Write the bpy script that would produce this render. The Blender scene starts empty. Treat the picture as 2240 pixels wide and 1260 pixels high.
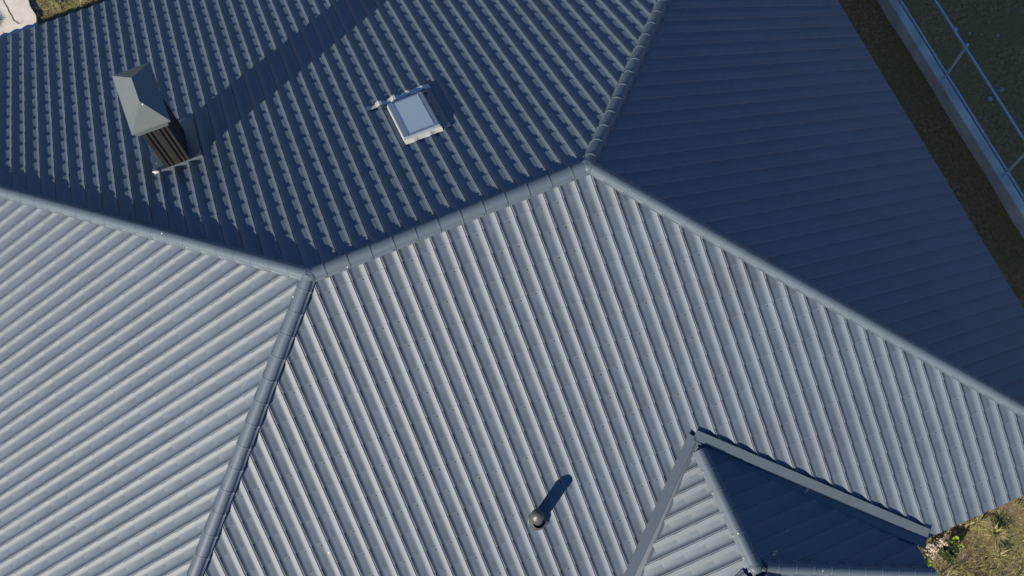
import bpy, bmesh, math, random
from mathutils import Vector, Matrix
R_ = math.radians
random.seed(7)
C = bpy.context.scene.collection
sc = bpy.context.scene
# ------------------------------------------------------------ camera
cam_d = bpy.data.cameras.new("camera"); cam = bpy.data.objects.new("camera", cam_d); C.objects.link(cam)
CR = [(0.9226962, -0.3849826, -0.0204983), (-0.3704779, -0.8707115, -0.323431), (0.1066672, 0.3060227, -0.9460297)]
right, down, fwd = [Vector(r) for r in CR]
cam.matrix_world = Matrix(((right.x, -down.x, -fwd.x, 0), (right.y, -down.y, -fwd.y, 0), (right.z, -down.z, -fwd.z, 0), (0, 0, 0, 1)))
GZ = 6.6                                   # ground is z = 0, the ridge is 6.6 m up
cam.location = (0.84736, -5.46944, 13.24263 + GZ)
cam_d.sensor_fit = 'HORIZONTAL'; cam_d.sensor_width = 36; cam_d.lens = 2389.883 / 2240 * 36
cam_d.clip_start = 0.1; cam_d.clip_end = 500
sc.camera = cam
# ------------------------------------------------------------ sky and sun
SUN_EL, SUN_AZ = 25.0, 30.5                # light travels towards azimuth 32 deg from +x
w = bpy.data.worlds.new("World"); sc.world = w; w.use_nodes = True
nt = w.node_tree; bg = nt.nodes['Background']
sky = nt.nodes.new('ShaderNodeTexSky'); sky.sky_type = 'NISHITA'; sky.sun_disc = False
sky.sun_elevation = R_(SUN_EL); sky.sun_rotation = R_(270 - SUN_AZ)
sky.ozone_density = 9.0; sky.dust_density = 0.0; sky.air_density = 1.0
nt.links.new(sky.outputs[0], bg.inputs[0]); bg.inputs[1].default_value = 0.070
sun_d = bpy.data.lights.new("sun", 'SUN'); sun_d.energy = 5.0; sun_d.angle = R_(0.5); sun_d.color = (1.0, 0.87, 0.66)
sun = bpy.data.objects.new("sun", sun_d); C.objects.link(sun)
a, e = R_(SUN_AZ), R_(SUN_EL)
sun.rotation_euler = Vector((-math.cos(a)*math.cos(e), -math.sin(a)*math.cos(e), math.sin(e))).to_track_quat('Z', 'Y').to_euler()
sun.location = (-30, -20, 30)
sc.view_settings.view_transform = 'Standard'; sc.view_settings.look = 'None'
sc.view_settings.exposure = 0.65; sc.view_settings.gamma = 1.0
sc.render.engine = 'CYCLES'; sc.cycles.max_bounces = 5

# ------------------------------------------------------------ helpers
def tag(o, label=None, cat=None, group=None, kind=None):
    if label: o['label'] = label
    if cat: o['category'] = cat
    if group: o['group'] = group
    if kind: o['kind'] = kind
    return o
def empty(name, loc=(0, 0, 0), rz=0):
    o = bpy.data.objects.new(name, None); C.objects.link(o); o.location = loc; o.rotation_euler = (0, 0, rz); return o
def link(name, me, mat, parent=None):
    o = bpy.data.objects.new(name, me); C.objects.link(o)
    for m in (mat if isinstance(mat, (list, tuple)) else [mat]): me.materials.append(m)
    if parent: o.parent = parent
    return o
def obj(name, bm, mat, parent=None, smooth=None):
    """smooth: crease angle in degrees, None = flat"""
    bm.normal_update()
    if smooth is not None:
        for f_ in bm.faces: f_.smooth = True
        for ed in bm.edges:
            if len(ed.link_faces) == 2:
                if ed.calc_face_angle(0) > R_(smooth): ed.smooth = False
    me = bpy.data.meshes.new(name); bm.to_mesh(me); bm.free()
    return link(name, me, mat, parent)
def pyobj(name, vs, fs, mat, parent=None, smooth=False, mi=None):
    me = bpy.data.meshes.new(name); me.from_pydata(vs, [], fs); me.update()
    if smooth: me.polygons.foreach_set('use_smooth', [True]*len(fs))
    if mi: me.polygons.foreach_set('material_index', mi)
    return link(name, me, mat, parent)
def box(bm, x0, x1, y0, y1, z0, z1, bev=0.0, M=None):
    r = bmesh.ops.create_cube(bm, size=1)
    for v in r['verts']:
        v.co = Vector(((x0+x1)/2 + v.co.x*(x1-x0), (y0+y1)/2 + v.co.y*(y1-y0), (z0+z1)/2 + v.co.z*(z1-z0)))
    vs = r['verts']
    if bev:
        es = list({ed for v in vs for ed in v.link_edges})
        rb = bmesh.ops.bevel(bm, geom=es, offset=bev, segments=2, affect='EDGES', profile=0.6)
        vs = list({v for f_ in rb['faces'] for v in f_.verts} | {v for v in vs if v.is_valid})
    if M is not None:
        for v in vs: v.co = M @ v.co
    return vs
def tube(bm, p0, p1, r0, r1=None, n=12, cap=True):
    r1 = r0 if r1 is None else r1
    p0, p1 = Vector(p0), Vector(p1); d = (p1-p0).normalized()
    x = d.orthogonal().normalized(); y = d.cross(x)
    A = [bm.verts.new(p0 + (x*math.cos(t) + y*math.sin(t))*r0) for t in [2*math.pi*i/n for i in range(n)]]
    B = [bm.verts.new(p1 + (x*math.cos(t) + y*math.sin(t))*r1) for t in [2*math.pi*i/n for i in range(n)]]
    for i in range(n): bm.faces.new((A[i], A[(i+1) % n], B[(i+1) % n], B[i]))
    if cap: bm.faces.new(B); bm.faces.new(A[::-1])
def lathe(bm, O, prof, n=32, axis=Vector((0, 0, 1))):
    axis = Vector(axis).normalized(); x = axis.orthogonal().normalized(); y = axis.cross(x)
    rings = []
    for (r, z) in prof:
        if r < 1e-5: rings.append([bm.verts.new(O + axis*z)])
        else: rings.append([bm.verts.new(O + axis*z + (x*math.cos(2*math.pi*i/n) + y*math.sin(2*math.pi*i/n))*r) for i in range(n)])
    for A, B in zip(rings, rings[1:]):
        for i in range(n):
            j = (i+1) % n
            q = [A[i % len(A)], A[j % len(A)], B[j % len(B)], B[i % len(B)]]
            u = []
            for v in q:
                if v not in u: u.append(v)
            if len(u) > 2: bm.faces.new(u)

# ------------------------------------------------------------ materials
def mat(name, col, rough=0.5, metal=0.0, spec=0.5, var=0.0, vscale=3.0, bump=0.0, bscale=60.0, specks=0.0, vcol=None, coat=0.0):
    m = bpy.data.materials.new(name); m.use_nodes = True; t = m.node_tree; N = t.nodes; Lk = t.links
    b = N['Principled BSDF']; b.inputs['Roughness'].default_value = rough; b.inputs['Metallic'].default_value = metal
    b.inputs['Specular IOR Level'].default_value = spec; b.inputs['Coat Weight'].default_value = coat
    b.inputs['Base Color'].default_value = (*col, 1)
    co = N.new('ShaderNodeTexCoord'); src = None
    if var:
        n = N.new('ShaderNodeTexNoise'); n.inputs['Scale'].default_value = vscale; n.inputs['Detail'].default_value = 6; n.inputs['Roughness'].default_value = 0.6
        Lk.new(co.outputs['Object'], n.inputs['Vector'])
        r = N.new('ShaderNodeValToRGB'); r.color_ramp.elements[0].position = 0.3; r.color_ramp.elements[1].position = 0.7
        c2 = vcol or tuple(min(1, c*(1+var)) for c in col)
        r.color_ramp.elements[0].color = (*[c*(1-var) for c in col], 1); r.color_ramp.elements[1].color = (*c2, 1)
        Lk.new(n.outputs['Fac'], r.inputs['Fac']); src = r.outputs['Color']
        rr = N.new('ShaderNodeMapRange'); rr.inputs['To Min'].default_value = rough*0.88; rr.inputs['To Max'].default_value = min(1, rough*1.12)
        Lk.new(n.outputs['Fac'], rr.inputs['Value']); Lk.new(rr.outputs['Result'], b.inputs['Roughness'])
    if specks:
        v = N.new('ShaderNodeTexVoronoi'); v.inputs['Scale'].default_value = 1/specks; v.inputs['Randomness'].default_value = 1
        Lk.new(co.outputs['Object'], v.inputs['Vector'])
        lt = N.new('ShaderNodeMath'); lt.operation = 'LESS_THAN'; lt.inputs[1].default_value = 0.011/specks
        Lk.new(v.outputs['Distance'], lt.inputs[0])
        sx = N.new('ShaderNodeSeparateColor'); Lk.new(v.outputs['Color'], sx.inputs[0])
        gt = N.new('ShaderNodeMath'); gt.operation = 'GREATER_THAN'; gt.inputs[1].default_value = 0.72
        Lk.new(sx.outputs[0], gt.inputs[0])
        mu = N.new('ShaderNodeMath'); mu.operation = 'MULTIPLY'; Lk.new(lt.outputs[0], mu.inputs[0]); Lk.new(gt.outputs[0], mu.inputs[1])
        mx = N.new('ShaderNodeMix'); mx.data_type = 'RGBA'; mx.inputs['B'].default_value = (0.75, 0.75, 0.72, 1)
        if src: Lk.new(src, mx.inputs['A'])
        else: mx.inputs['A'].default_value = (*col, 1)
        Lk.new(mu.outputs[0], mx.inputs['Factor']); src = mx.outputs['Result']
    if src: Lk.new(src, b.inputs['Base Color'])
    if bump:
        n2 = N.new('ShaderNodeTexNoise'); n2.inputs['Scale'].default_value = bscale; n2.inputs['Detail'].default_value = 8
        Lk.new(co.outputs['Object'], n2.inputs['Vector'])
        bp = N.new('ShaderNodeBump'); bp.inputs['Strength'].default_value = 1; bp.inputs['Distance'].default_value = bump
        Lk.new(n2.outputs['Fac'], bp.inputs['Height']); Lk.new(bp.outputs['Normal'], b.inputs['Normal'])
    return m
ROOF = (0.092, 0.127, 0.172)
M_roof = mat('graphite_tile_sheet', ROOF, 0.55, metal=0.08, spec=0.42, var=0.10, vscale=1.3, specks=0.75)
M_cap = mat('graphite_ridge_metal', ROOF, 0.5, metal=0.1, spec=0.45, var=0.04, vscale=2, specks=0.16)
M_trim = mat('graphite_flashing', tuple(c*0.82 for c in ROOF), 0.42, var=0.05, vscale=3, specks=0.5)
M_deck = mat('dark_underlay', (0.02, 0.02, 0.022), 0.9)
M_chim = mat('dark_chimney_cladding', (0.028, 0.027, 0.026), 0.5, var=0.12, vscale=4)
M_capc = mat('chimney_cap_metal', (0.115, 0.140, 0.155), 0.45, var=0.05, vscale=3, specks=0.25)
M_wall = mat('render_plaster', (0.5, 0.47, 0.42), 0.9, var=0.08, bump=0.004, bscale=80)
M_frame = mat('window_frame_metal', (0.20, 0.26, 0.34), 0.35, var=0.05, vscale=10)
M_apron = mat('pale_flashing_skirt', (0.46, 0.50, 0.50), 0.6, var=0.12, vscale=12)
M_screw = mat('dark_screw', (0.04, 0.04, 0.045), 0.5)
M_conc = mat('weathered_concrete', (0.80, 0.68, 0.57), 0.9, var=0.28, vscale=2.2, bump=0.003, bscale=90)
M_steel = mat('blue_grey_steel', (0.60, 0.64, 0.72), 0.5, var=0.1, vscale=8)
M_vent = mat('vent_pipe_metal', (0.075, 0.082, 0.09), 0.42, metal=0.2, var=0.1, vscale=12)

# ------------------------------------------------------------ roof geometry constants (ridge along x, z relative to the ridge)
t1, t2, t3, t4 = 0.5430, 0.5734, 0.5748, 0.5433
LX = 3.928
W1, W2, W3, W4 = 8.861, 6.12, 6.20, 8.861
P_, S_ = 0.23, 0.34925                     # rib pitch and tile row length
HS, HP = 0.0195, 0.0280                      # row step and rib height
AP = Vector((4.071, -3.641, -2.088)); TW = 0.505; WE = 2.62; WL = 1.86
WC = AP + Vector((0, -WL, 0))
house = empty('house', (LX/2, 0, 0))
tag(house, 'house seen from above under a graphite metal tile hip roof with a small wing', 'house')
HM = Matrix.Translation((-LX/2, 0, GZ))    # everything below is written relative to the ridge start
def hobj(name, bm, m, parent=None, smooth=None, label=None):
    for v in bm.verts: v.co = HM @ v.co
    o = obj(name, bm, m, parent or house, smooth)
    if label: o['label'] = label
    return o
# profile of one rib: a shallow pan and a narrow raised seam with a groove on top
def _hp(u, w_, e_):
    return max(0.0, 1-(u-0.05)/w_)**e_
SEAM = [(0.000, 0.72), (0.014, 0.74), (0.030, 0.98), (0.042, 1.0)]
STEEP = SEAM + [(u, 0.985*_hp(u, 0.25, 1.95)) for u in (0.05, 0.062, 0.08, 0.10, 0.125, 0.155, 0.19, 0.23, 0.27)]
BROAD = SEAM + [(u, 0.985*_hp(u, 0.32, 1.45)) for u in (0.05, 0.065, 0.085, 0.11, 0.14, 0.175, 0.215, 0.26, 0.31, 0.37)]
MU = [(0.0, .35), (.07, .7), (.12, 1), (.38, 1), (.52, .6), (.63, .45), (1.0, .4)]
def mstep(u):
    u = u % 1.0
    for (a0, h0), (a1, h1) in zip(MU, MU[1:]):
        if u <= a1: return h0 + (h1-h0)*(u-a0)/(a1-a0)
    return 0
PROF = STEEP + [(0.34, 0.0), (0.42, 0.0), (0.50, 0.0), (0.57, 0.0)] + [(1-u, h) for u, h in BROAD[::-1][:-1]]
def prof(u):
    u = u % 1.0
    for (a0, h0), (a1, h1) in zip(PROF, PROF[1:] + [(1.0, PROF[0][1])]):
        if u <= a1: return h0 + (h1-h0)*(u-a0)/max(1e-6, a1-a0)
    return 0
def vplane(p, n):
    return Vector((p[0], p[1], 0)), Vector((n[0], n[1], 0)).normalized()
def tile_face(name, O, dd, slope, ph, v0, umin, umax, vmax, clips, wedge=None, screws=False, label=None, vmin=0.0, lift=0.0, mirror=False, hp=HP):
    """O: a point on the plane's top line; dd: unit plan direction of fall; clips: vertical planes (p, n), the side n points to is kept"""
    O = Vector(O); d2 = Vector((dd[0], dd[1], 0)).normalized(); l = Vector((-d2.y, d2.x, 0))
    cp = 1/math.sqrt(1+slope*slope); D = Vector((d2.x*cp, d2.y*cp, -slope*cp)); n = l.cross(D); 
    if n.z < 0: n = -n
    us = []
    k0 = math.floor((umin-ph)/P_)-1; k1 = math.ceil((umax-ph)/P_)+1
    for k in range(k0, k1):
        for (u, h) in (sorted(((1-u_) % 1.0, h_) for u_, h_ in PROF) if mirror else PROF):
            us.append((ph + (k+u)*P_, h, mstep(u)))
    us = [q for q in us if umin-0.02 <= q[0] <= umax+0.02]
    rows = []
    k = math.floor((vmin-v0)/S_) - 1
    while v0 + k*S_ < vmax + S_:
        b0 = v0 + k*S_
        for (dv, hh) in ((0.0, 0.0), (0.035, 0.035/S_), (S_*0.5, 0.5), (S_-0.03, 0.95), (S_-0.005, 1.0)):
            rows.append((b0+dv, hh*HS, k))
        k += 1
    rows = [q for q in rows if vmin-S_ <= q[0] <= vmax+S_*0.3]
    cl = [vplane(*c) for c in clips] + [vplane((O.x, O.y), (d2.x, d2.y))]
    bm = bmesh.new(); grid = []
    rnd = random.Random(hash(name) % 1000 + int(O.x*10))
    jr = random.Random(len(name)*7 + int(abs(O.x)*10) + int(dd[0]*3+dd[1]*5) + 40)
    jit = {i_: (jr.uniform(-.007, .007), jr.uniform(-.0012, .0012)) for i_ in range(-40, 60)}
    for (v, hh, k) in rows:
        grid.append([(u, v + jit[int(u//(5*P_))][0], hp*h + hh*m_ + lift + jit[int(u//(5*P_))][1]) for (u, h, m_) in us])
    cache = {}
    def V(i, j):
        if (i, j) not in cache:
            u, v, h = grid[i][j]; cache[(i, j)] = bm.verts.new(O + l*u + D*v + n*h)
        return cache[(i, j)]
    def P2(i, j):
        u, v, h = grid[i][j]; return O + l*u + D*v
    for i in range(len(rows)-1):
        for j in range(len(us)-1):
            ps = [P2(i, j), P2(i, j+1), P2(i+1, j+1), P2(i+1, j)]
            if any(all((p - q).dot(nn) < -0.03 for p in [Vector((x.x, x.y, 0)) for x in ps]) for q, nn in cl): continue
            bm.faces.new((V(i, j), V(i+1, j), V(i+1, j+1), V(i, j+1)))
    for q, nn in cl:
        bmesh.ops.bisect_plane(bm, geom=bm.verts[:]+bm.edges[:]+bm.faces[:], plane_co=q, plane_no=nn, clear_inner=True)
    if wedge:
        wl = [vplane(*c) for c in wedge]
        for q, nn in wl:
            bmesh.ops.bisect_plane(bm, geom=bm.verts[:]+bm.edges[:]+bm.faces[:], plane_co=q, plane_no=nn)
        kill = []
        for f_ in bm.faces:
            c = f_.calc_center_median(); c = Vector((c.x, c.y, 0))
            if all((c-q).dot(nn) > 0 for q, nn in wl): kill.append(f_)
        bmesh.ops.delete(bm, geom=kill, context='FACES')
    if n.dot(Vector((0, 0, 1))) > 0:
        bm.normal_update()
        for f_ in bm.faces:
            if f_.normal.z < -0.2: f_.normal_flip()
    o = hobj(name, bm, M_roof, None, 24, label)
    if screws:
        b2 = bmesh.new()
        for k in range(k0, k1):
            for r in range(math.floor((vmin-v0)/S_), math.ceil((vmax-v0)/S_)):
                if rnd.random() > 0.42: continue
                u = ph + (k+0.60+rnd.uniform(-.04, .04))*P_; v = v0 + r*S_ + rnd.uniform(0.03, 0.05)
                p = O + l*u + D*v; p2 = Vector((p.x, p.y, 0))
                if any((p2-q).dot(nn) < 0.15 for q, nn in cl): continue
                if wedge and all((p2-q).dot(nn) > -0.15 for q, nn in wl): continue
                p = p + n*(lift+0.002)
                tube(b2, p, p+n*0.007, 0.0085, 0.006, 6)
        so = hobj('roof_screws', b2, M_screw); so.parent = o; so['kind'] = 'stuff'
    return o
q2 = math.sqrt(0.5)
nA1 = (-t4, 0), (0, 0)
# hip lines in plan: where t_a*|dx| = t_b*|dy|
def side(P0, sx, sy, tx, ty, keep_y):
    """half plane bounded by the hip from P0 into quadrant sx,sy; keep_y keeps the side of the y-falling face"""
    n = Vector((-tx*sx, ty*sy)); 
    if not keep_y: n = -n
    return (P0, (n.x, n.y))
A0, B0 = (0, 0), (LX, 0)
tile_face('roof_slope', (0, 0, 0), (0, 1), t1, -(-0.0344), 0.262, -LX-W3-0.05, W4+0.1, W1*math.sqrt(1+t1*t1),
          [side(A0, -1, 1, t4, t1, True), side(B0, 1, 1, t3, t1, True), ((0, W1), (0, -1)), ((-W4, 0), (1, 0)), ((LX+W3, 0), (-1, 0))],
          label='roof slope in grazing light carrying the chimney and the skylight')
wr = (TW, t2)  # right valley direction in plan is (t2, -TW) per unit
vl = 1/math.hypot(t2, TW)
nR = Vector((TW, t2))*vl; nL = Vector((-TW, t2))*vl     # point up-slope, away from the wing
CUT = 0.045
wedge = [((AP.x + nR.x*CUT, AP.y + nR.y*CUT), (-nR.x, -nR.y)), ((AP.x + nL.x*CUT, AP.y + nL.y*CUT), (-nL.x, -nL.y))]
tile_face('roof_slope', (0, 0, 0), (0, -1), t2, 0.012, 0.270, -W4, LX+W3+0.05, W2*math.sqrt(1+t2*t2),
          [side(A0, -1, -1, t4, t2, True), side(B0, 1, -1, t3, t2, True), ((0, -W2), (0, 1)), ((-W4, 0), (1, 0))], wedge=wedge, screws=True,
          label='bright ribbed roof slope below the ridge with the vent pipe')
tile_face('roof_slope', (LX, 0, 0), (1, 0), t3, 0.02, 0.20, -W2-0.5, W1+0.1, W3*math.sqrt(1+t3*t3),
          [side(B0, 1, 1, t3, t1, False), side(B0, 1, -1, t3, t2, False), ((LX+W3, 0), (-1, 0))],
          label='deep blue roof slope in full shade at the right', hp=0.016)
tile_face('roof_slope', (0, 0, 0), (-1, 0), t4, 0.02, 0.2, -W4-0.1, W2+1.6, W4*math.sqrt(1+t4*t4),
          [side(A0, -1, 1, t4, t1, False), side(A0, -1, -1, t4, t2, False), ((-W4, 0), (1, 0)), ((0, -7.6), (0, 1))],
          label='brightest roof slope filling the lower left', mirror=True, hp=0.031)
# wing faces
def wclip(c0, d, keep):   # vertical plane through c0 along plan direction d, keep the side of point keep
    n = Vector((-d[1], d[0])); k = Vector((keep[0]-c0[0], keep[1]-c0[1]))
    if n.dot(k) < 0: n = -n
    return ((c0[0], c0[1]), (n.x, n.y))
c225 = math.tan(R_(22.5)); apx = (AP.x, AP.y); wc = (WC.x, WC.y)
vR = (t2, -TW); vLd = (-t2, -TW)
wv = math.sqrt(1+TW*TW)
def off(c, amt):          # shift a clip inwards
    n = Vector(c[1]).normalized(); return ((c[0][0]+n.x*amt, c[0][1]+n.y*amt), c[1])
kR = (AP.x+1.2, AP.y-1.6); kL = (AP.x-1.2, AP.y-1.6)
tile_face('wing_roof_slope', AP, (1, 0), TW, 0.05, 0.16, -4, 1, WE*wv,
          [off(wclip(apx, vR, kR), CUT), ((AP.x, 0), (1, 0)), wclip(wc, (1, -c225), kR), ((AP.x+WE, 0), (-1, 0))], label='small navy roof slope in shade on the wing', hp=0.017)
tile_face('wing_roof_slope', AP, (-1, 0), TW, 0.09, 0.16, -1, 4, WE*wv,
          [off(wclip(apx, vLd, kL), CUT), ((AP.x, 0), (-1, 0)), wclip(wc, (-1, -c225), kL), ((AP.x-WE, 0), (1, 0))], label='small light grey ribbed roof slope on the wing', mirror=True)
for sx in (1, -1):
    kD = (WC.x+sx*1.0, WC.y-1.0)
    tile_face('wing_roof_slope', WC, (sx*q2, -q2), TW, 0.03, 0.12, -2, 2, WE*wv,
              [wclip(wc, (sx, -c225), kD), wclip(wc, (sx*c225, -1), kD), ((WC.x+sx*q2*WE, WC.y-q2*WE), (-sx*q2, q2))])
kF = (WC.x, WC.y-1)
tile_face('wing_roof_slope', WC, (0, -1), TW, 0.1, 0.12, -2, 2, WE*wv,
          [wclip(wc, (c225, -1), kF), wclip(wc, (-c225, -1), kF), ((0, WC.y-WE), (0, 1))])

# deck under the sheets, fascia and walls
def poly3(bm, pts): bm.faces.new([bm.verts.new(Vector(p)) for p in pts])
def pl(x, y, dz=0.0):     # height of the main roof surface
    c = []
    if y >= 0: c.append(-t1*y)
    else: c.append(t2*y)
    if x < 0: c.append(t4*x)
    if x > LX: c.append(-t3*(x-LX))
    return min(c) + dz
dz = -0.085
bm = bmesh.new()
h1 = W4
poly3(bm, [(0, 0, dz), (-W4, W4*t4/t1, -W4*t4+dz), (-W4, W1, -W1*t1+dz-.001), (LX+W3, W1, -W1*t1+dz), (LX+W3, W3*t3/t1, -W3*t3+dz), (LX, 0, dz)])
xh = W2*t2/t4
poly3(bm, [(0, 0, dz), (LX, 0, dz), (LX+W2*t2/t3-.01, -W2, -W2*t2+dz), (-xh, -W2, -W2*t2+dz)])
poly3(bm, [(LX, 0, dz), (LX+W3, W3*t3/t1, -W3*t3+dz), (LX+W3, -W2, -W3*t3+dz)])
poly3(bm, [(0, 0, dz), (-xh, -W2, -xh*t4+dz), (-W4, -7.6, -W4*t4+dz), (-W4, W4*t4/t1, -W4*t4+dz)])
hobj('roof_deck', bm, M_deck)
bm = bmesh.new()
E1 = -W1*t1; E2 = -W2*t2; E3 = -W3*t3
box(bm, -W4+.01, LX+W3-.01, W1-.045, W1-.02, E1-.20, E1-.03)
box(bm, -xh, LX+W3-.03, -W2+.02, -W2+.045, E2-.20, E2-.03)
box(bm, LX+W3-.045, LX+W3-.02, -W2+.05, W3*t3/t1, E3-.20, E3-.03)
hobj('fascia', bm, M_trim)
bm = bmesh.new()
x0, x1, y0, y1 = -W4+.6, LX+W3-.55, -W2+.55, W1-.55
def prism(pts, zf):
    lo = [bm.verts.new((x, y, -GZ)) for x, y in pts]; hi = [bm.verts.new((x, y, zf(x, y))) for x, y in pts]
    for i in range(len(pts)):
        j = (i+1) % len(pts); bm.faces.new((lo[i], lo[j], hi[j], hi[i]))
ring = [(x0, y0), (LX*0.5, y0), (x1, y0), (x1, 0), (x1, W3*t3/t1-.6), (x1, y1), (LX*.5, y1), (x0, y1), (x0, 0)]
prism(ring, lambda x, y: pl(x, y)-0.16)
o8 = WE-0.45
oct_ = [(AP.x+o8, -W2+.6), (AP.x+o8, WC.y-o8*c225), (WC.x+o8*c225, WC.y-o8), (WC.x-o8*c225, WC.y-o8), (AP.x-o8, WC.y-o8*c225), (AP.x-o8, -W2+.6)]
prism(oct_, lambda x, y: AP.z-o8*TW-0.1)
hobj('wall', bm, M_wall)
# wing deck
bm = bmesh.new()
def wp(x, y, z): return (AP.x+x, AP.y+y, AP.z+z+dz*0.9)
c = WE*c225; dzE = -WE*TW
yv = -WE*TW/t2
poly3(bm, [wp(0, 0, 0), wp(WE, yv, dzE), wp(WE, -WL-c, dzE), wp(0, -WL, 0)])
poly3(bm, [wp(0, 0, 0), wp(0, -WL, 0), wp(-WE, -WL-c, dzE), wp(-WE, yv, dzE)])
poly3(bm, [wp(0, -WL, 0), wp(WE, -WL-c, dzE), wp(c, -WL-WE, dzE)])
poly3(bm, [wp(0, -WL, 0), wp(-c, -WL-WE, dzE), wp(-WE, -WL-c, dzE)])
poly3(bm, [wp(0, -WL, 0), wp(c, -WL-WE, dzE), wp(-c, -WL-WE, dzE)])
hobj('wing_deck', bm, M_deck)

# valley gutters: two strips meeting in the fold, each lying in its own roof plane
def gutter(dirv, s, name):
    # s=+1 right valley, -1 left valley
    bm = bmesh.new()
    Lg = 2.92/t2*1.0 if s > 0 else 4.6
    z0 = 0.072
    def pt(t, offw, main):
        x = AP.x + dirv[0]*t; y = AP.y + dirv[1]*t; nn = nR if s > 0 else nL
        if main:
            x += nn.x*offw; y += nn.y*offw; z = t2*y
        else:
            x -= nn.x*offw; y -= nn.y*offw; z = AP.z - TW*abs(x-AP.x)
        return Vector((x, y, z+z0))
    te = (W2+AP.y)/TW+0.0
    T = [-0.03/t2, te]
    def strip(w0, w1, main, lift0=0, lift1=0):
        a, b = pt(T[0], w0, main)+Vector((0, 0, lift0)), pt(T[1], w0, main)+Vector((0, 0, lift0))
        c_, d = pt(T[1], w1, main)+Vector((0, 0, lift1)), pt(T[0], w1, main)+Vector((0, 0, lift1))
        f_ = bm.faces.new([bm.verts.new(p) for p in (a, b, c_, d)]); f_.normal_update()
        if f_.normal.z < 0: f_.normal_flip()
    strip(0.0, 0.138, True); strip(0.138, 0.139, True, 0, -0.006); strip(0.0, 0.150, False, 0, -0.026)
    # small welt along the fold
    strip(0.0, 0.006, True, 0.008, 0.0005); 
    hobj('valley_gutter', bm, M_trim, label='lit grey valley gutter beside the dark wing slope' if s > 0 else 'matt grey valley gutter left of the wing')
gutter(vR, 1, 'r'); gutter(vLd, -1, 'l')

# ridge and hip caps
def cap(P0, P1, base=0.0, seg=0.316, r=0.088, hgt=0.078, first=0.0, drop=0.3, label=None, start=0.0):
    P0, P1 = Vector(P0), Vector(P1); T = (P1-P0); Ln = T.length; T.normalize()
    S = T.cross(Vector((0, 0, 1))).normalized(); U = S.cross(T).normalized()
    bm = bmesh.new(); s = start; k = 0
    N_ = 18
    def ring(sv, k_):
        pts = []
        fl = 0.028
        pts.append(P0 + T*sv + S*(-(r*k_+fl)) + U*(base - fl*drop - 0.006))
        pts.append(P0 + T*sv + S*(-(r*k_+fl)) + U*(base - fl*drop))
        pts.append(P0 + T*sv + S*(-(r*k_+0.004)) + U*(base))
        for i in range(N_+1):
            a_ = math.pi*(1 - i/N_)
            pts.append(P0 + T*sv + S*(r*k_*math.cos(a_)) + U*(base+0.004 + hgt*k_*math.sin(a_)))
        pts.append(P0 + T*sv + S*((r*k_+0.004)) + U*(base))
        pts.append(P0 + T*sv + S*((r*k_+fl)) + U*(base - fl*drop))
        pts.append(P0 + T*sv + S*((r*k_+fl)) + U*(base - fl*drop - 0.006))
        return [bm.verts.new(p) for p in pts]
    s = start
    sg = first or seg
    while s < Ln-0.03:
        e_ = min(s+sg, Ln); jt = random.uniform(-.004, .004)
        prs = [(s, 0.965), (s+0.02, 0.965), (e_-0.014, 1.0), (e_-0.012, 1.05), (e_+0.006, 1.05), (e_+0.010, 0.99)]
        rg = [ring(sv, k_+jt) for sv, k_ in prs]
        for A_, B_ in zip(rg, rg[1:]):
            for i in range(len(A_)-1): bm.faces.new((A_[i], A_[i+1], B_[i+1], B_[i]))
        # sealing screws on both flanges
        for sd in (-1, 1):
            if random.random() < 0.8:
                c0 = P0 + T*(e_-0.03) + S*(sd*(r+0.016)) + U*(base-0.004); tube(bm, c0, c0+U*0.008, 0.007, 0.006, 6)
        s = e_; sg = seg; k += 1
    bm.normal_update()
    for f_ in bm.faces:
        if f_.normal.dot(U) < -0.1: f_.normal_flip()
    hobj('ridge_cap', bm, M_cap, None, 40, label)
cap((0.02, 0, 0), (LX-0.02, 0, 0), base=0.0, first=0.19, drop=0.5, label='main ridge cap between the two hip ends')
cap((0, 0, 0), (-W4, W4*t4/t1, -W4*t4), base=0.022, r=0.082, hgt=0.07, label='brightly lit hip cap at the left')
cap((0, 0, 0), (-xh-1.3, -(xh+1.3)*t4/t2, -(xh+1.3)*t4), base=0.022, r=0.082, hgt=0.07, first=.2, label='grey hip cap running down to the bottom edge')
cap((LX, 0, 0), (LX+W3, W3*t3/t1, -W3*t3), base=0.022, r=0.082, hgt=0.07, first=.15, label='dull hip cap beside the blue slope')
cap((LX, 0, 0), (LX+W3, -W3*t3/t2, -W3*t3), base=0.022, r=0.082, hgt=0.07, first=.3, label='hip cap lit on one side, dark blue on the other')
cap(AP+Vector((0, -0.13, 0)), WC+Vector((0, -0.02, 0)), base=0.02, r=0.08, hgt=0.066, first=.3, drop=.5, label='short ridge cap on the wing')
for dx, dy in ((1, -c225), (-1, -c225), (c225, -1), (-c225, -1)):
    d = Vector((dx, dy, 0)).normalized(); m_ = max(abs(d.x), abs(d.y))
    Ln = WE/m_; en = WC + d*Ln + Vector((0, 0, -WE*TW))
    cap(WC + (en-WC)*0.045, en, base=0.03, r=0.075, hgt=0.06, first=.2, seg=.3)
# moulded end caps over the hip junctions
def knot(p, r, h, up=0.0):
    bm = bmesh.new()
    lathe(bm, Vector(p)+Vector((0, 0, up)), [(r*1.22, -0.035), (r*1.16, 0.0), (r*1.05, h*.55), (r*.82, h*.85), (r*.45, h*1.0), (0, h*1.05)], 28)
    hobj('hip_junction_cap', bm, M_cap, None, 50)
knot((0, 0, 0), 0.088, 0.062, 0.018); knot((LX, 0, 0), 0.088, 0.062, 0.018); knot(WC, 0.078, 0.056, 0.028)

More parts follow.
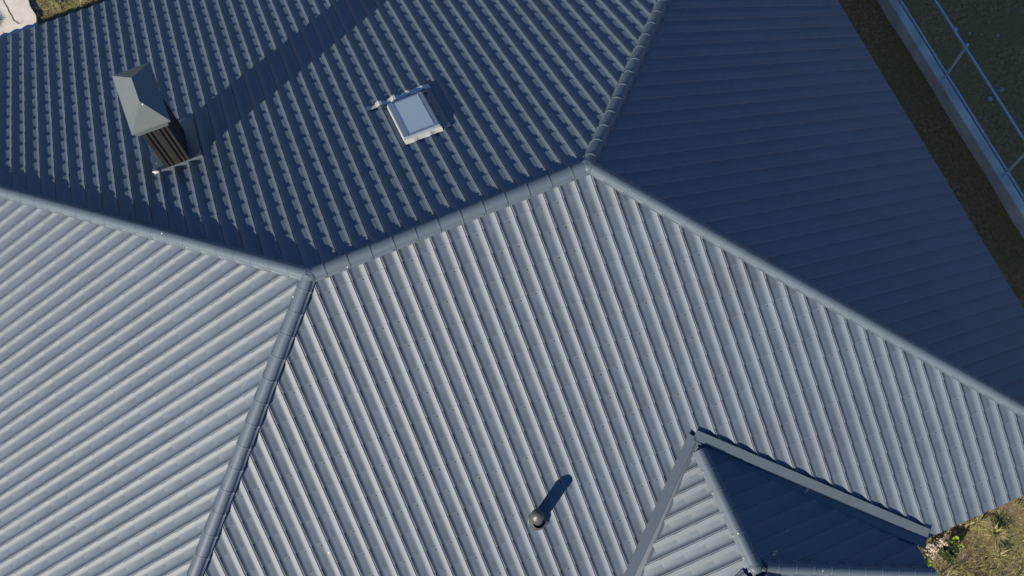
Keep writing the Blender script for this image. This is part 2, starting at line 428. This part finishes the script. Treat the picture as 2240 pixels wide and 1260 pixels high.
# ------------------------------------------------------------ chimney
ch = bmesh.new()
cx0, cx1, cy0, cy1 = -1.535, -1.160, 3.150, 3.95
ztop, zb = -0.33, -2.6
fr = []                                     # ribbed cladding outline, front face
def rib_side(p0, p1, nrm, n=3):
    p0, p1, nrm = Vector(p0), Vector(p1), Vector(nrm); L_ = (p1-p0).length; pts = []
    m = L_/n
    for i in range(n):
        for (u, h) in ((0.0, 0), (0.30, 0), (0.36, -0.016), (0.52, -0.016), (0.58, 0.004), (0.64, 0.004), (0.68, -0.012), (0.82, -0.012), (0.88, 0)):
            pts.append(p0 + (p1-p0)*((i+u)/n) + nrm*h)
    return pts
out = rib_side((cx0, cy0, 0), (cx1, cy0, 0), (0, -1, 0), 2) + rib_side((cx1, cy0, 0), (cx1, cy1, 0), (1, 0, 0), 5) + rib_side((cx1, cy1, 0), (cx0, cy1, 0), (0, 1, 0), 2) + rib_side((cx0, cy1, 0), (cx0, cy0, 0), (-1, 0, 0), 5)
lo = [ch.verts.new((p.x, p.y, zb)) for p in out]; hi = [ch.verts.new((p.x, p.y, ztop)) for p in out]
for i in range(len(out)):
    j = (i+1) % len(out); ch.faces.new((lo[i], lo[j], hi[j], hi[i]))
ch.faces.new(hi)
chim = hobj('chimney', ch, M_chim, label='chimney clad in dark ribbed metal')
bm = bmesh.new()
box(bm, cx0-.03, cx1+.03, cy0-.035, cy1+.03, -0.375, -0.350, .004)
X0, X1, Y0, Y1 = -1.675, -1.10, 3.285-.22, 4.305
X0, X1, Y0, Y1 = -1.615, -1.060, 3.05, 4.06
Y0 -= 0.0
zc = -0.30
box(bm, X0+.06, X1-.05, Y0-.002, Y1-.04, zc-.095, zc-.070, .004)
box(bm, X0+.012, X1-.012, Y0+.012, Y1-.012, zc-.034, zc-.028)
rA, rB = Vector(((X0+X1)/2, Y0+.33, zc+.20)), Vector(((X0+X1)/2, Y1-.28, zc+.20))
b = [Vector((X0, Y0, zc)), Vector((X1, Y0, zc)), Vector((X1, Y1, zc)), Vector((X0, Y1, zc))]
for z_, pts in ((0, None),):
    for f_ in ((b[0], b[1], rA), (b[1], b[2], rB, rA), (b[2], b[3], rB), (b[3], b[0], rA, rB)):
        bm.faces.new([bm.verts.new(p) for p in f_])
    for i in range(4):
        p, q = b[i], b[(i+1) % 4]; dn = Vector((0, 0, -0.034)); bm.faces.new([bm.verts.new(x) for x in (p, p+dn, q+dn, q)])
bmesh.ops.remove_doubles(bm, verts=bm.verts, dist=0.0005); bmesh.ops.recalc_face_normals(bm, faces=bm.faces[:])
cc = hobj('chimney_cap', bm, M_capc, chim)
bm = bmesh.new()                            # flat soaker sheet round the stack
def f1pt(x, y, h): return Vector((x, y, -t1*y)) + Vector((0, t1, 1)).normalized()*h
fx0, fx1, fy0 = -1.735, -0.975, 3.135
def quad(bm, pts): bm.faces.new([bm.verts.new(p) for p in pts])
hh = 0.046
quad(bm, [f1pt(fx0, fy0, hh), f1pt(fx1, fy0, hh), f1pt(fx1, cy1+.25, hh), f1pt(fx0, cy1+.25, hh)])
quad(bm, [f1pt(fx0, fy0-.016, 0.0), f1pt(fx1, fy0-.016, 0.0), f1pt(fx1, fy0-.01, hh+.012), f1pt(fx0, fy0-.01, hh+.012)])
quad(bm, [f1pt(fx0, fy0-.01, hh+.012), f1pt(fx1, fy0-.01, hh+.012), f1pt(fx1, fy0+.004, hh+.010), f1pt(fx0, fy0+.004, hh+.010)])
quad(bm, [f1pt(fx0, fy0+.004, hh+.010), f1pt(fx1, fy0+.004, hh+.010), f1pt(fx1, fy0+.02, hh+.002), f1pt(fx0, fy0+.02, hh+.002)])
fl = hobj('chimney_flashing', bm, M_trim, chim)
bm = bmesh.new()
for (x, y, r) in ((-1.70, 3.13, .035), (-1.665, 3.115, .028), (-1.73, 3.15, .022)):
    bmesh.ops.create_icosphere(bm, subdivisions=2, radius=r, matrix=Matrix.Translation(f1pt(x, y, .055)) @ Matrix.Diagonal((1, .8, .6, 1)))
for v in bm.verts: v.co += Vector((random.uniform(-1, 1), random.uniform(-1, 1), random.uniform(-1, 1)))*.006
sf = hobj('sealant_lump', bm, M_apron, chim, 60)

# ------------------------------------------------------------ skylight, its frame axes follow the slope
cp = 1/math.sqrt(1+t1*t1)
def sky_M(x, y):
    X = Vector((1, 0, 0)); Y = Vector((0, cp, -t1*cp)); Z = X.cross(Y)
    M = Matrix((( X.x, Y.x, Z.x, x), (X.y, Y.y, Z.y, y), (X.z, Y.z, Z.z, -t1*y), (0, 0, 0, 1))); return M
SX, SY = 2.165, 2.195; M = sky_M(SX, SY)
hw, hl = 0.275, 0.495
bm = bmesh.new()
T_ = 0.098
box(bm, -hw, -hw+.075, -hl, hl, 0.02, T_, .006, M); box(bm, hw-.075, hw, -hl, hl, 0.02, T_, .006, M)
box(bm, -hw+.0755, hw-.0755, -hl, -hl+.07, 0.02, T_-.003, .006, M); box(bm, -hw+.0755, hw-.0755, hl-.045, hl, 0.02, T_-.006, .006, M)
box(bm, -hw+.066, -hw+.072, -hl+.05, hl-.03, T_-.01, T_+.003, 0, M); box(bm, hw-.072, hw-.066, -hl+.05, hl-.03, T_-.01, T_+.003, 0, M)
sk = hobj('skylight', bm, M_frame, label='small roof window with a blue grey metal frame')
mg = mat('skylight_glass', (0.42, 0.50, 0.56), 0.15, spec=0.8, coat=0.5)
bm = bmesh.new(); box(bm, -hw+.0755, hw-.0755, -hl+.0705, hl-.0455, 0.03, T_-.0035, 0, M); hobj('pane', bm, mg, sk)
bm = bmesh.new()                            # pale upslope skirt and low side upstands
def sp(x, y, h): return M @ Vector((x, y, h))
n_ = 26
top = []; low = []
for i in range(n_+1):
    x = -hw-.012 + (2*hw+.024)*i/n_
    wv_ = 0.012*math.sin((x+SX)/P_*2*math.pi) + 0.004*math.sin(x*31)
    top.append(sp(x, -hl-.012, T_-.03)); low.append(sp(x, -hl-.088+wv_, 0.030+0.012*prof((x+SX+0.0344)/P_)))
for i in range(n_): quad(bm, [low[i], low[i+1], top[i+1], top[i]])
quad(bm, [sp(-hw-.012, -hl-.012, T_-.03), sp(hw+.012, -hl-.012, T_-.03), sp(hw+.012, -hl-.001, T_-.03), sp(-hw-.012, -hl-.001, T_-.03)])
for sd in (-1, 1):
    quad(bm, [sp(sd*(hw+.018), -hl-.08, 0.0), sp(sd*(hw+.012), -hl-.012, T_-.03), sp(sd*(hw+.012), hl, T_-.03), sp(sd*(hw+.018), hl, 0.0)])
    quad(bm, [sp(sd*(hw+.012), -hl-.012, T_-.03), sp(sd*(hw+.001), -hl-.012, T_-.026), sp(sd*(hw+.001), hl, T_-.026), sp(sd*(hw+.012), hl, T_-.03)])
hobj('pale_skirt', bm, M_apron, sk)
bm = bmesh.new()                            # dark strip, then pale dressed apron, following the tiles below the window, plus side soakers
def drape(bm, xa, xb, ya, yb, lift, soft, rag=0.02, seed=1):
    rr = random.Random(seed); nx, ny = int((xb-xa)/.012), max(3, int((yb-ya)/.015)); G = []
    e0 = [rr.uniform(-rag, rag) for _ in range(nx+1)]
    for i in range(nx+1):
        x = xa + (xb-xa)*i/nx; col = []
        for j in range(ny+1):
            y = ya + (yb + (e0[i//6*6])*1.0 - ya)*j/ny
            vv = (SY + y*cp)/cp; fr_ = ((vv-0.262)/S_) % 1.0
            h = lift + HS*fr_*0.6 + HP*(prof((x+SX+0.0344)/P_)*soft) + rr.uniform(-1, 1)*.0012
            col.append(bm.verts.new(sp(x, y, h)))
        G.append(col)
    for i in range(nx):
        for j in range(ny): bm.faces.new((G[i][j], G[i+1][j], G[i+1][j+1], G[i][j+1]))
drape(bm, -hw-.10, hw+.16, hl+.001, hl+.125, .016, .98, .0, 3)
hobj('apron_dark_strip', bm, M_trim, sk, 60)
bm = bmesh.new()
drape(bm, -hw-.30, hw+.17, hl+.126, hl+.235, .020, .98, .026, 3)
hobj('dressed_apron', bm, M_apron, sk, 60)
bm = bmesh.new()
quad(bm, [sp(hw+.02, -hl-.05, .031), sp(hw+.15, -hl-.05, .031), sp(hw+.15, hl+.09, .031), sp(hw+.02, hl+.09, .031)])
hobj('side_soaker', bm, M_trim, sk)

# ------------------------------------------------------------ vent pipe
VX, VY = 1.600, -3.765
bz = t2*VY
bm = bmesh.new()
O = Vector((VX, VY, bz))
lathe(bm, O, [(0.086, -0.08), (0.086, 0.46)], 36)
vp_ = hobj('vent_pipe', bm, M_vent, label='round metal vent pipe with a domed cowl')
bm = bmesh.new()
lathe(bm, O+Vector((0, 0, .44)), [(0.084, 0.0), (0.089, 0.0), (0.091, 0.012), (0.090, 0.045), (0.084, 0.066), (0.080, 0.068), (0.066, 0.088), (0.040, 0.106), (0.012, 0.113), (0, 0.114)], 40)
hobj('vent_cowl', bm, M_vent, vp_, 35)
bm = bmesh.new()
nrm = Vector((0, -t2, 1)).normalized()
lathe(bm, O, [(0.140, 0.0), (0.142, 0.038), (0.132, 0.046), (0.115, 0.047), (0.105, 0.062), (0.092, 0.075), (0.085, 0.11)], 40, nrm)
hobj('pipe_boot', bm, M_vent, vp_, 35)

# ------------------------------------------------------------ ground
def ground_mat():
    m = bpy.data.materials.new('dry_grass_and_soil'); m.use_nodes = True; t = m.node_tree; N = t.nodes; Lk = t.links
    b = N['Principled BSDF']; b.inputs['Roughness'].default_value = 0.95; b.inputs['Specular IOR Level'].default_value = 0.1
    co = N.new('ShaderNodeTexCoord')
    def noise(s, d=8, r=.6):
        n = N.new('ShaderNodeTexNoise'); n.inputs['Scale'].default_value = s; n.inputs['Detail'].default_value = d; n.inputs['Roughness'].default_value = r
        Lk.new(co.outputs['Object'], n.inputs['Vector']); return n.outputs['Fac']
    def ramp(src, stops):
        r = N.new('ShaderNodeValToRGB'); el = r.color_ramp.elements
        while len(el) < len(stops): el.new(0.5)
        for e_, (p, c) in zip(el, stops): e_.position = p; e_.color = (*c, 1)
        Lk.new(src, r.inputs['Fac']); return r.outputs['Color']
    soil = ramp(noise(9), [(0.3, (0.10, 0.075, 0.048)), (0.5, (0.22, 0.175, 0.125)), (0.72, (0.38, 0.34, 0.28))])
    grass = ramp(noise(22), [(0.3, (0.05, 0.052, 0.018)), (0.46, (0.14, 0.135, 0.05)), (0.60, (0.26, 0.235, 0.12)), (0.76, (0.46, 0.44, 0.32))])
    f = ramp(noise(1.1, 7, .68), [(0.42, (0, 0, 0)), (0.56, (1, 1, 1))])
    mx = N.new('ShaderNodeMix'); mx.data_type = 'RGBA'; Lk.new(f, mx.inputs['Factor']); Lk.new(soil, mx.inputs['A']); Lk.new(grass, mx.inputs['B'])
    # bare loam and straw by the wall, lightened and reddened against blue shade
    loam = ramp(noise(14, 10, .7), [(0.3, (0.20, 0.10, 0.034)), (0.5, (0.42, 0.24, 0.09)), (0.75, (0.68, 0.46, 0.24))])
    straw_lift = ramp(noise(31, 10, .7), [(0.3, (0.18, 0.10, 0.028)), (0.5, (0.38, 0.24, 0.08)), (0.75, (0.58, 0.42, 0.18))])
    m2 = N.new('ShaderNodeMix'); m2.data_type = 'RGBA'; Lk.new(ramp(noise(.8, 6, .65), [(0.45, (0, 0, 0)), (0.58, (1, 1, 1))]), m2.inputs['Factor']); Lk.new(loam, m2.inputs['A']); Lk.new(straw_lift, m2.inputs['B'])
    sx = N.new('ShaderNodeSeparateXYZ'); Lk.new(co.outputs['Object'], sx.inputs[0])
    mr = N.new('ShaderNodeMapRange'); mr.inputs['From Min'].default_value = 9.6; mr.inputs['From Max'].default_value = 10.6; Lk.new(sx.outputs['X'], mr.inputs['Value'])
    m3 = N.new('ShaderNodeMix'); m3.data_type = 'RGBA'; Lk.new(mr.outputs['Result'], m3.inputs['Factor']); Lk.new(mx.outputs['Result'], m3.inputs['A']); Lk.new(m2.outputs['Result'], m3.inputs['B'])
    Lk.new(m3.outputs['Result'], b.inputs['Base Color'])
    bp = N.new('ShaderNodeBump'); bp.inputs['Distance'].default_value = 0.03; bp.inputs['Strength'].default_value = 1
    Lk.new(noise(26, 10, .75), bp.inputs['Height']); Lk.new(bp.outputs['Normal'], b.inputs['Normal'])
    return m
M_ground = ground_mat()
from mathutils import noise as mn
def smooth(a_, b_, v):
    v = max(0, min(1, (v-a_)/(b_-a_))); return v*v*(3-2*v)
def gh(x, y):
    return 1.52*smooth(8.0, 8.75, y)*(1-smooth(7.0, 10.0, x)) + 0.05*mn.noise(Vector((x*.55, y*.55, 1.3))) + 0.022*mn.noise(Vector((x*2.1, y*2.1, 4.1))) + 0.010*mn.noise(Vector((x*6, y*6, 0.4)))  # ground behind the upper eave raised so its shadow misses the path
vs, fs = [], []
def axis(lo, hi, fine0, fine1, st, big):
    r = []; x = lo
    while x < fine0: r.append(x); x += big
    x = fine0
    while x < fine1: r.append(x); x += st
    x = fine1
    while x <= hi+.01: r.append(x); x += big
    return r
XS = axis(-200, 200, -10, 20, .12, 10); YS = axis(-200, 200, -12, 16, .12, 10)
for y in YS:
    for x in XS: vs.append((x, y, gh(x, y)))
nx = len(XS)
for j in range(len(YS)-1):
    for i in range(nx-1): fs.append((j*nx+i, j*nx+i+1, (j+1)*nx+i+1, (j+1)*nx+i))
g = pyobj('ground', vs, fs, M_ground, smooth=True); tag(g, kind='structure')

# concrete path at the upper left with an uneven edge and a crack
M_path = mat('pale_concrete_path', (0.60, 0.58, 0.53), 0.9, var=0.08, vscale=3.5, bump=0.003, bscale=70, vcol=(0.68, 0.66, 0.62))
rr = random.Random(5)
edge = [(-3.50, 13.0), (-3.53, 10.6), (-3.56, 9.95), (-3.52, 9.50), (-3.50, 9.20), (-3.50, 8.95), (-4.75, 8.95), (-4.42, 9.16), (-4.24, 9.25), (-4.19, 9.62), (-4.36, 9.85), (-4.40, 13.0)]
pts = []
for i in range(len(edge)):
    a_, b_ = Vector(edge[i]), Vector(edge[(i+1) % len(edge)]); n_ = max(2, int((b_-a_).length/.05))
    for k in range(n_):
        p = a_ + (b_-a_)*(k/n_); q_ = 0.035*mn.noise(Vector((p.x*7, p.y*7, 2))) + 0.02*mn.noise(Vector((p.x*25, p.y*25, 2)))
        pts.append((p.x+q_, p.y+q_*.6))
bm = bmesh.new()
lo = [bm.verts.new((x, y, 1.4)) for x, y in pts]; hi = [bm.verts.new((x, y, 1.575)) for x, y in pts]
bm.faces.new(hi)
for i in range(len(pts)):
    j = (i+1) % len(pts); bm.faces.new((lo[i], lo[j], hi[j], hi[i]))
bmesh.ops.recalc_face_normals(bm, faces=bm.faces[:])
path = obj('path', bm, M_path); tag(path, kind='structure')
CRK = [(-4.06, 10.15), (-4.03, 10.02), (-3.97, 9.76), (-3.93, 9.49), (-3.91, 9.34), (-3.83, 9.21), (-3.76, 9.26)]
M_crk = mat('dark_crack', (0.10, 0.09, 0.075), 0.95)
bm = bmesh.new(); L0 = []
for i in range(len(CRK)-1):
    a_, b_ = Vector(CRK[i]), Vector(CRK[i+1])
    for k in range(6):
        p = a_ + (b_-a_)*(k/6); L0.append(Vector((p.x + rr.uniform(-.008, .008), p.y, 1.579)))
L0.append(Vector((CRK[-1][0], CRK[-1][1], 1.579)))
A_ = []; B_ = []
for i, p in enumerate(L0):
    w_ = 0.010*(0.7+0.5*rr.random()); A_.append(bm.verts.new(p+Vector((-w_, -w_*.4, 0)))); B_.append(bm.verts.new(p+Vector((w_, w_*.4, 0))))
for i in range(len(L0)-1): bm.faces.new((A_[i], A_[i+1], B_[i+1], B_[i]))
bmesh.ops.recalc_face_normals(bm, faces=bm.faces[:])
ck = obj('crack', bm, M_crk, path)

# ------------------------------------------------------------ boundary wall with steel rail
fw = empty('boundary_wall', (12.67, 0, 0)); tag(fw, 'low weathered concrete wall beyond the blue slope, carrying a steel railing', 'wall')
bm = bmesh.new()
yy = -14.0
vsw = []
M_ = Matrix.Translation((-12.67, 0, 0))
prev = None
while yy < 16:
    w_ = 0.006*mn.noise(Vector((0, yy*1.7, 3))); h_ = 0.35+0.006*mn.noise(Vector((3, yy*1.1, 3)))
    ring = [(12.560+w_, yy, -.1), (12.580+w_, yy, h_-.012), (12.592+w_, yy, h_), (12.745, yy, h_), (12.757, yy, h_-.012), (12.762, yy, -.1)]
    cur = [bm.verts.new(M_ @ Vector(p)) for p in ring]
    if prev:
        for i in range(5): bm.faces.new((prev[i], cur[i], cur[i+1], prev[i+1]))
    prev = cur; yy += 0.1
bmesh.ops.recalc_face_normals(bm, faces=bm.faces[:])
cw = obj('concrete_plinth', bm, M_conc, fw, 40)
rail = empty('steel_railing', (12.67, 0, .35)); tag(rail, 'unfinished blue grey steel railing standing on the low concrete wall', 'railing')
def robj(name, bm): 
    for v in bm.verts: v.co -= Vector((12.67, 0, .35))
    return obj(name, bm, M_steel, rail)
for k in range(-6, 7):
    y = 1.52 + 2.3*k
    bm = bmesh.new(); box(bm, 12.637, 12.677, y-.02, y+.02, .34, 1.70, .003); robj('post', bm)
    bm = bmesh.new(); box(bm, 12.60, 12.715, y-.055, y+.055, .352, .360); robj('base_plate', bm)
for z_, w_ in ((0.52, .016), (1.515, .017)):
    bm = bmesh.new(); box(bm, 12.680, 12.680+2*w_, -14, 16, z_-w_, z_+w_, .003); robj('rail', bm)
bm = bmesh.new(); box(bm, 12.70, 12.76, 1.93, 1.99, 1.50, 1.53, .003); robj('bracket', bm)

# ------------------------------------------------------------ vegetation
def leafmat(name, c1, c2, sc_=3.0, tr=0.25):
    m = bpy.data.materials.new(name); m.use_nodes = True; t = m.node_tree; N = t.nodes; Lk = t.links
    b = N['Principled BSDF']; b.inputs['Roughness'].default_value = 0.6
    gi = N.new('ShaderNodeNewGeometry'); r = N.new('ShaderNodeValToRGB')
    r.color_ramp.elements[0].color = (*c1, 1); r.color_ramp.elements[1].color = (*c2, 1)
    Lk.new(gi.outputs['Random Per Island'], r.inputs['Fac']); Lk.new(r.outputs['Color'], b.inputs['Base Color'])
    tb = N.new('ShaderNodeBsdfTranslucent'); Lk.new(r.outputs['Color'], tb.inputs['Color'])
    mx = N.new('ShaderNodeMixShader'); mx.inputs[0].default_value = tr
    Lk.new(b.outputs[0], mx.inputs[1]); Lk.new(tb.outputs[0], mx.inputs[2]); Lk.new(mx.outputs[0], N['Material Output'].inputs['Surface'])
    return m
M_blade = leafmat('dry_grass_blades', (0.11, 0.12, 0.025), (0.46, 0.43, 0.22))
M_green = leafmat('fresh_leaf', (0.22, 0.38, 0.03), (0.36, 0.52, 0.06))
M_dkgreen = leafmat('dark_leaf', (0.025, 0.05, 0.015), (0.07, 0.10, 0.03))
M_bloom = leafmat('pale_dry_bloom', (0.22, 0.16, 0.13), (0.74, 0.66, 0.60))
M_stem = mat('dry_stem', (0.30, 0.24, 0.16), 0.8)
def blade(vs, fs, p, ang, ln, wd, lean):
    d = Vector((math.cos(ang), math.sin(ang), 0)); s = Vector((-d.y, d.x, 0))*wd
    p = Vector(p); m_ = p + d*ln*lean*.35 + Vector((0, 0, ln*.6)); t_ = p + d*ln*lean + Vector((0, 0, ln*(1-lean*.45)))
    i = len(vs); vs += [p-s, p+s, m_+s*.8, m_-s*.8, t_]; fs += [(i, i+1, i+2, i+3), (i+3, i+2, i+4)]
def inside(x, y):
    return (-8 < x < 9.6 and -5.6 < y < 8.2)
def onpath(x, y): return -4.45 < x < -3.46 and y > 8.3 and not (x < -4.15 and y < 9.9)
vs, fs = [], []
g_r = random.Random(21)
areas = [((7.2, 11.8), (-9.2, -5.4), 9000, 1.0), ((-5.6, -1.0), (8.9, 11.0), 4200, .9), ((10.0, 16.5), (-4.0, 5.5), 2200, .7)]
for (xa, xb), (ya, yb), n_, k in areas:
    c = 0
    while c < n_:
        x, y = g_r.uniform(xa, xb), g_r.uniform(ya, yb)
        dens = mn.noise(Vector((x*1.0, y*1.0, 7)))*.9 + mn.noise(Vector((x*3.3, y*3.3, 2)))*.7
        if g_r.random() > 0.42 + dens: c += 1; continue
        c += 1
        if onpath(x, y) or 12.5 < x < 12.8: continue
        for q_ in range(g_r.randint(3, 6)):
            blade(vs, fs, (x+g_r.gauss(0, .02), y+g_r.gauss(0, .02), gh(x, y)-.005), g_r.uniform(0, 6.28), g_r.uniform(.04, .13)*k, g_r.uniform(.0025, .005), g_r.uniform(.3, 1.1))
gr = pyobj('grass', vs, fs, M_blade); tag(gr, kind='stuff', label='short dry grass and weeds growing round the house', cat='grass')

def tuft(name, x, y, n_, ln, mt, label, cat, group=None, seed=1, wd=.006):
    r_ = random.Random(seed); vs, fs = [], []
    for _ in range(n_):
        blade(vs, fs, (r_.gauss(0, ln*.12), r_.gauss(0, ln*.12), 0), r_.uniform(0, 6.28), ln*r_.uniform(.5, 1.1), wd*r_.uniform(.7, 1.3), r_.uniform(.5, 1.25))
    o = pyobj(name, vs, fs, mt); o.location = (x, y, gh(x, y)-.01); tag(o, label, cat, group); return o
M_tuft = leafmat('straw_tuft', (0.20, 0.22, 0.06), (0.55, 0.50, 0.28))
tuft('grass_tuft', 8.98, -6.33, 110, .26, M_tuft, 'yellow green grass tuft close under the eave at lower right', 'grass tuft', seed=2)
tuft('grass_tuft', 9.15, -6.62, 150, .30, M_tuft, 'wide pale straw tuft in the sunlit grass at lower right', 'grass tuft', seed=3)
tuft('grass_tuft', 9.02, -6.98, 120, .24, M_tuft, 'spiky straw tuft beside bare soil near the blooming weed', 'grass tuft', seed=4)
tuft('grass_tuft', -3.02, 9.44, 90, .24, M_tuft, 'curling yellow grass tuft in the shadow right of the path', 'grass tuft', seed=5)
tuft('grass_tuft', -2.55, 9.38, 110, .26, M_tuft, 'green grass tuft at the top edge right of the path', 'grass tuft', seed=6)
tuft('grass_tuft', -4.27, 9.45, 160, .20, M_tuft, 'low grass clump at the left edge of the pale path', 'grass tuft', seed=8)

def plant(name, loc, label, cat, stems, leaf, leafm, lsize, height, spread, seed, bloom=None, nbloom=0):
    r_ = random.Random(seed); root = empty(name, (loc[0], loc[1], gh(loc[0], loc[1]))); tag(root, label, cat)
    bs = bmesh.new(); vs, fs = [], []; bv, bf = [], []
    tips = []
    for s_ in range(stems):
        a_ = r_.uniform(0, 6.28); tip = Vector((math.cos(a_), math.sin(a_), 0))*r_.uniform(.2, 1)*spread + Vector((0, 0, height*r_.uniform(.7, 1.05)))
        mid = tip*.5 + Vector((0, 0, height*.12)); tube(bs, (0, 0, -.02), mid, .007, .005, 6, False); tube(bs, mid, tip, .005, .003, 6, False)
        tips.append((mid, tip))
    for k in range(leaf):
        mid, tip = r_.choice(tips); p = mid.lerp(tip, r_.random()) if r_.random() < .7 else mid*r_.random()
        a_ = r_.uniform(0, 6.28); d = Vector((math.cos(a_), math.sin(a_), r_.uniform(-.35, .35))).normalized(); s = d.cross(Vector((r_.uniform(-.3, .3), r_.uniform(-.3, .3), 1))).normalized()
        L_ = lsize*r_.uniform(.6, 1.2); i = len(vs)
        p = p + d*.02
        vs += [p, p+d*L_*.35+s*L_*.32, p+d*L_*.75+s*L_*.24, p+d*L_, p+d*L_*.75-s*L_*.24, p+d*L_*.35-s*L_*.32, p+d*L_*.5+Vector((0, 0, -.08*L_))]
        fs += [(i, i+1, i+6), (i+1, i+2, i+6), (i+2, i+3, i+6), (i+3, i+4, i+6), (i+4, i+5, i+6), (i+5, i, i+6)]
    obj('stem', bs, M_stem, root); pyobj('foliage', vs, fs, leafm, root)
    if nbloom:
        for k in range(nbloom):
            mid, tip = tips[k % len(tips)]
            c_ = tip + Vector((r_.gauss(0, .028), r_.gauss(0, .028), r_.gauss(0, .03)))
            for q_ in range(5):
                a_ = r_.uniform(0, 6.28); d = Vector((math.cos(a_), math.sin(a_), r_.uniform(-.1, .7))).normalized(); s = d.orthogonal().normalized()*.010; i = len(bv)
                bv += [c_, c_+d*.016+s, c_+d*.032, c_+d*.016-s]; bf.append((i, i+1, i+2, i+3))
        pyobj('blossom', bv, bf, bloom, root)
    return root
plant('flowering_weed', (7.76, -6.40), 'tall weed with pale pinkish seed heads at the corner of the eaves', 'plant', 10, 60, M_dkgreen, .06, .95, .13, 11, M_bloom, 150)
plant('leafy_plant', (8.22, -6.62), 'dark leafy weed behind the pale seed heads, near the eave corner', 'plant', 8, 170, M_dkgreen, .08, .40, .24, 12)
plant('leafy_plant', (7.67, -6.65), 'bright lime green leaves at the bottom beside the wing hip', 'plant', 4, 30, M_green, .10, .42, .09, 13)
plant('leafy_plant', (8.37, -6.50), 'small twin lime green leaf sprig above the bare soil patch', 'plant', 3, 12, M_green, .085, .42, .05, 14)
plant('leafy_plant', (8.70, -6.20), 'olive seedling row tucked under the eave edge', 'plant', 8, 80, leafmat('olive_leaf', (0.25, 0.25, 0.09), (0.55, 0.50, 0.24)), .055, .22, .22, 15)
bm = bmesh.new()
P0 = Vector((7.86, -6.93, .05)); dirs = [(0, 0, 0), (.13, .00, .05), (.26, .01, .03), (.36, .00, .02)]
pp = [P0+Vector(d) for d in dirs]
for a_, b_ in zip(pp, pp[1:]): tube(bm, a_, b_, .007, .006, 7)
tube(bm, pp[1], pp[1]+Vector((.10, .07, .03)), .005, .003, 6); tube(bm, pp[2], pp[2]+Vector((.06, -.06, .02)), .005, .003, 6)
tag(obj('dead_branch', bm, mat('bleached_wood', (0.5, 0.45, 0.38), .8)), 'bleached forked dead branch on the bare soil at the bottom edge', 'branch')

# stones
M_stone = mat('pale_stone', (0.42, 0.40, 0.37), .9, var=.2, vscale=30)
def stone(x, y, r, label, seed):
    r_ = random.Random(seed); bm = bmesh.new(); bmesh.ops.create_icosphere(bm, subdivisions=2, radius=r)
    o_ = Vector((seed, seed*2, 0))
    for v in bm.verts:
        v.co *= 1+.35*mn.noise(v.co/r*1.1+o_); v.co.z *= .6
    o = obj('stone', bm, M_stone, None, 50); o.location = (x, y, gh(x, y)+r*.2); o.rotation_euler = (0, 0, seed); tag(o, label, 'stone', 'stones lying in the shaded grass'); return o
stone(13.911, 2.372, .035, 'pale stone beyond the railing, the nearest to the railing post top', 1)
stone(14.415, 2.095, .035, 'whitish stone on the brown patch, farthest right of the row of pale stones', 2)
stone(14.146, 2.259, .020, 'tiny pale stone between two larger ones beyond the railing', 3)
stone(13.836, 0.980, .055, 'rounded grey stone just right of the top rail', 4)
stone(13.660, 0.930, .045, 'grey stone crossed by the top rail', 5)
stone(13.513, 0.881, .060, 'largest grey stone, just left of the top rail', 6)
stone(11.62, -1.30, .020, 'small pale stone between blue slope and wall, nearest the sunlit end', 7)
stone(11.35, 1.9, .022, 'small pale stone between blue slope and wall, in the darkest shade', 8)
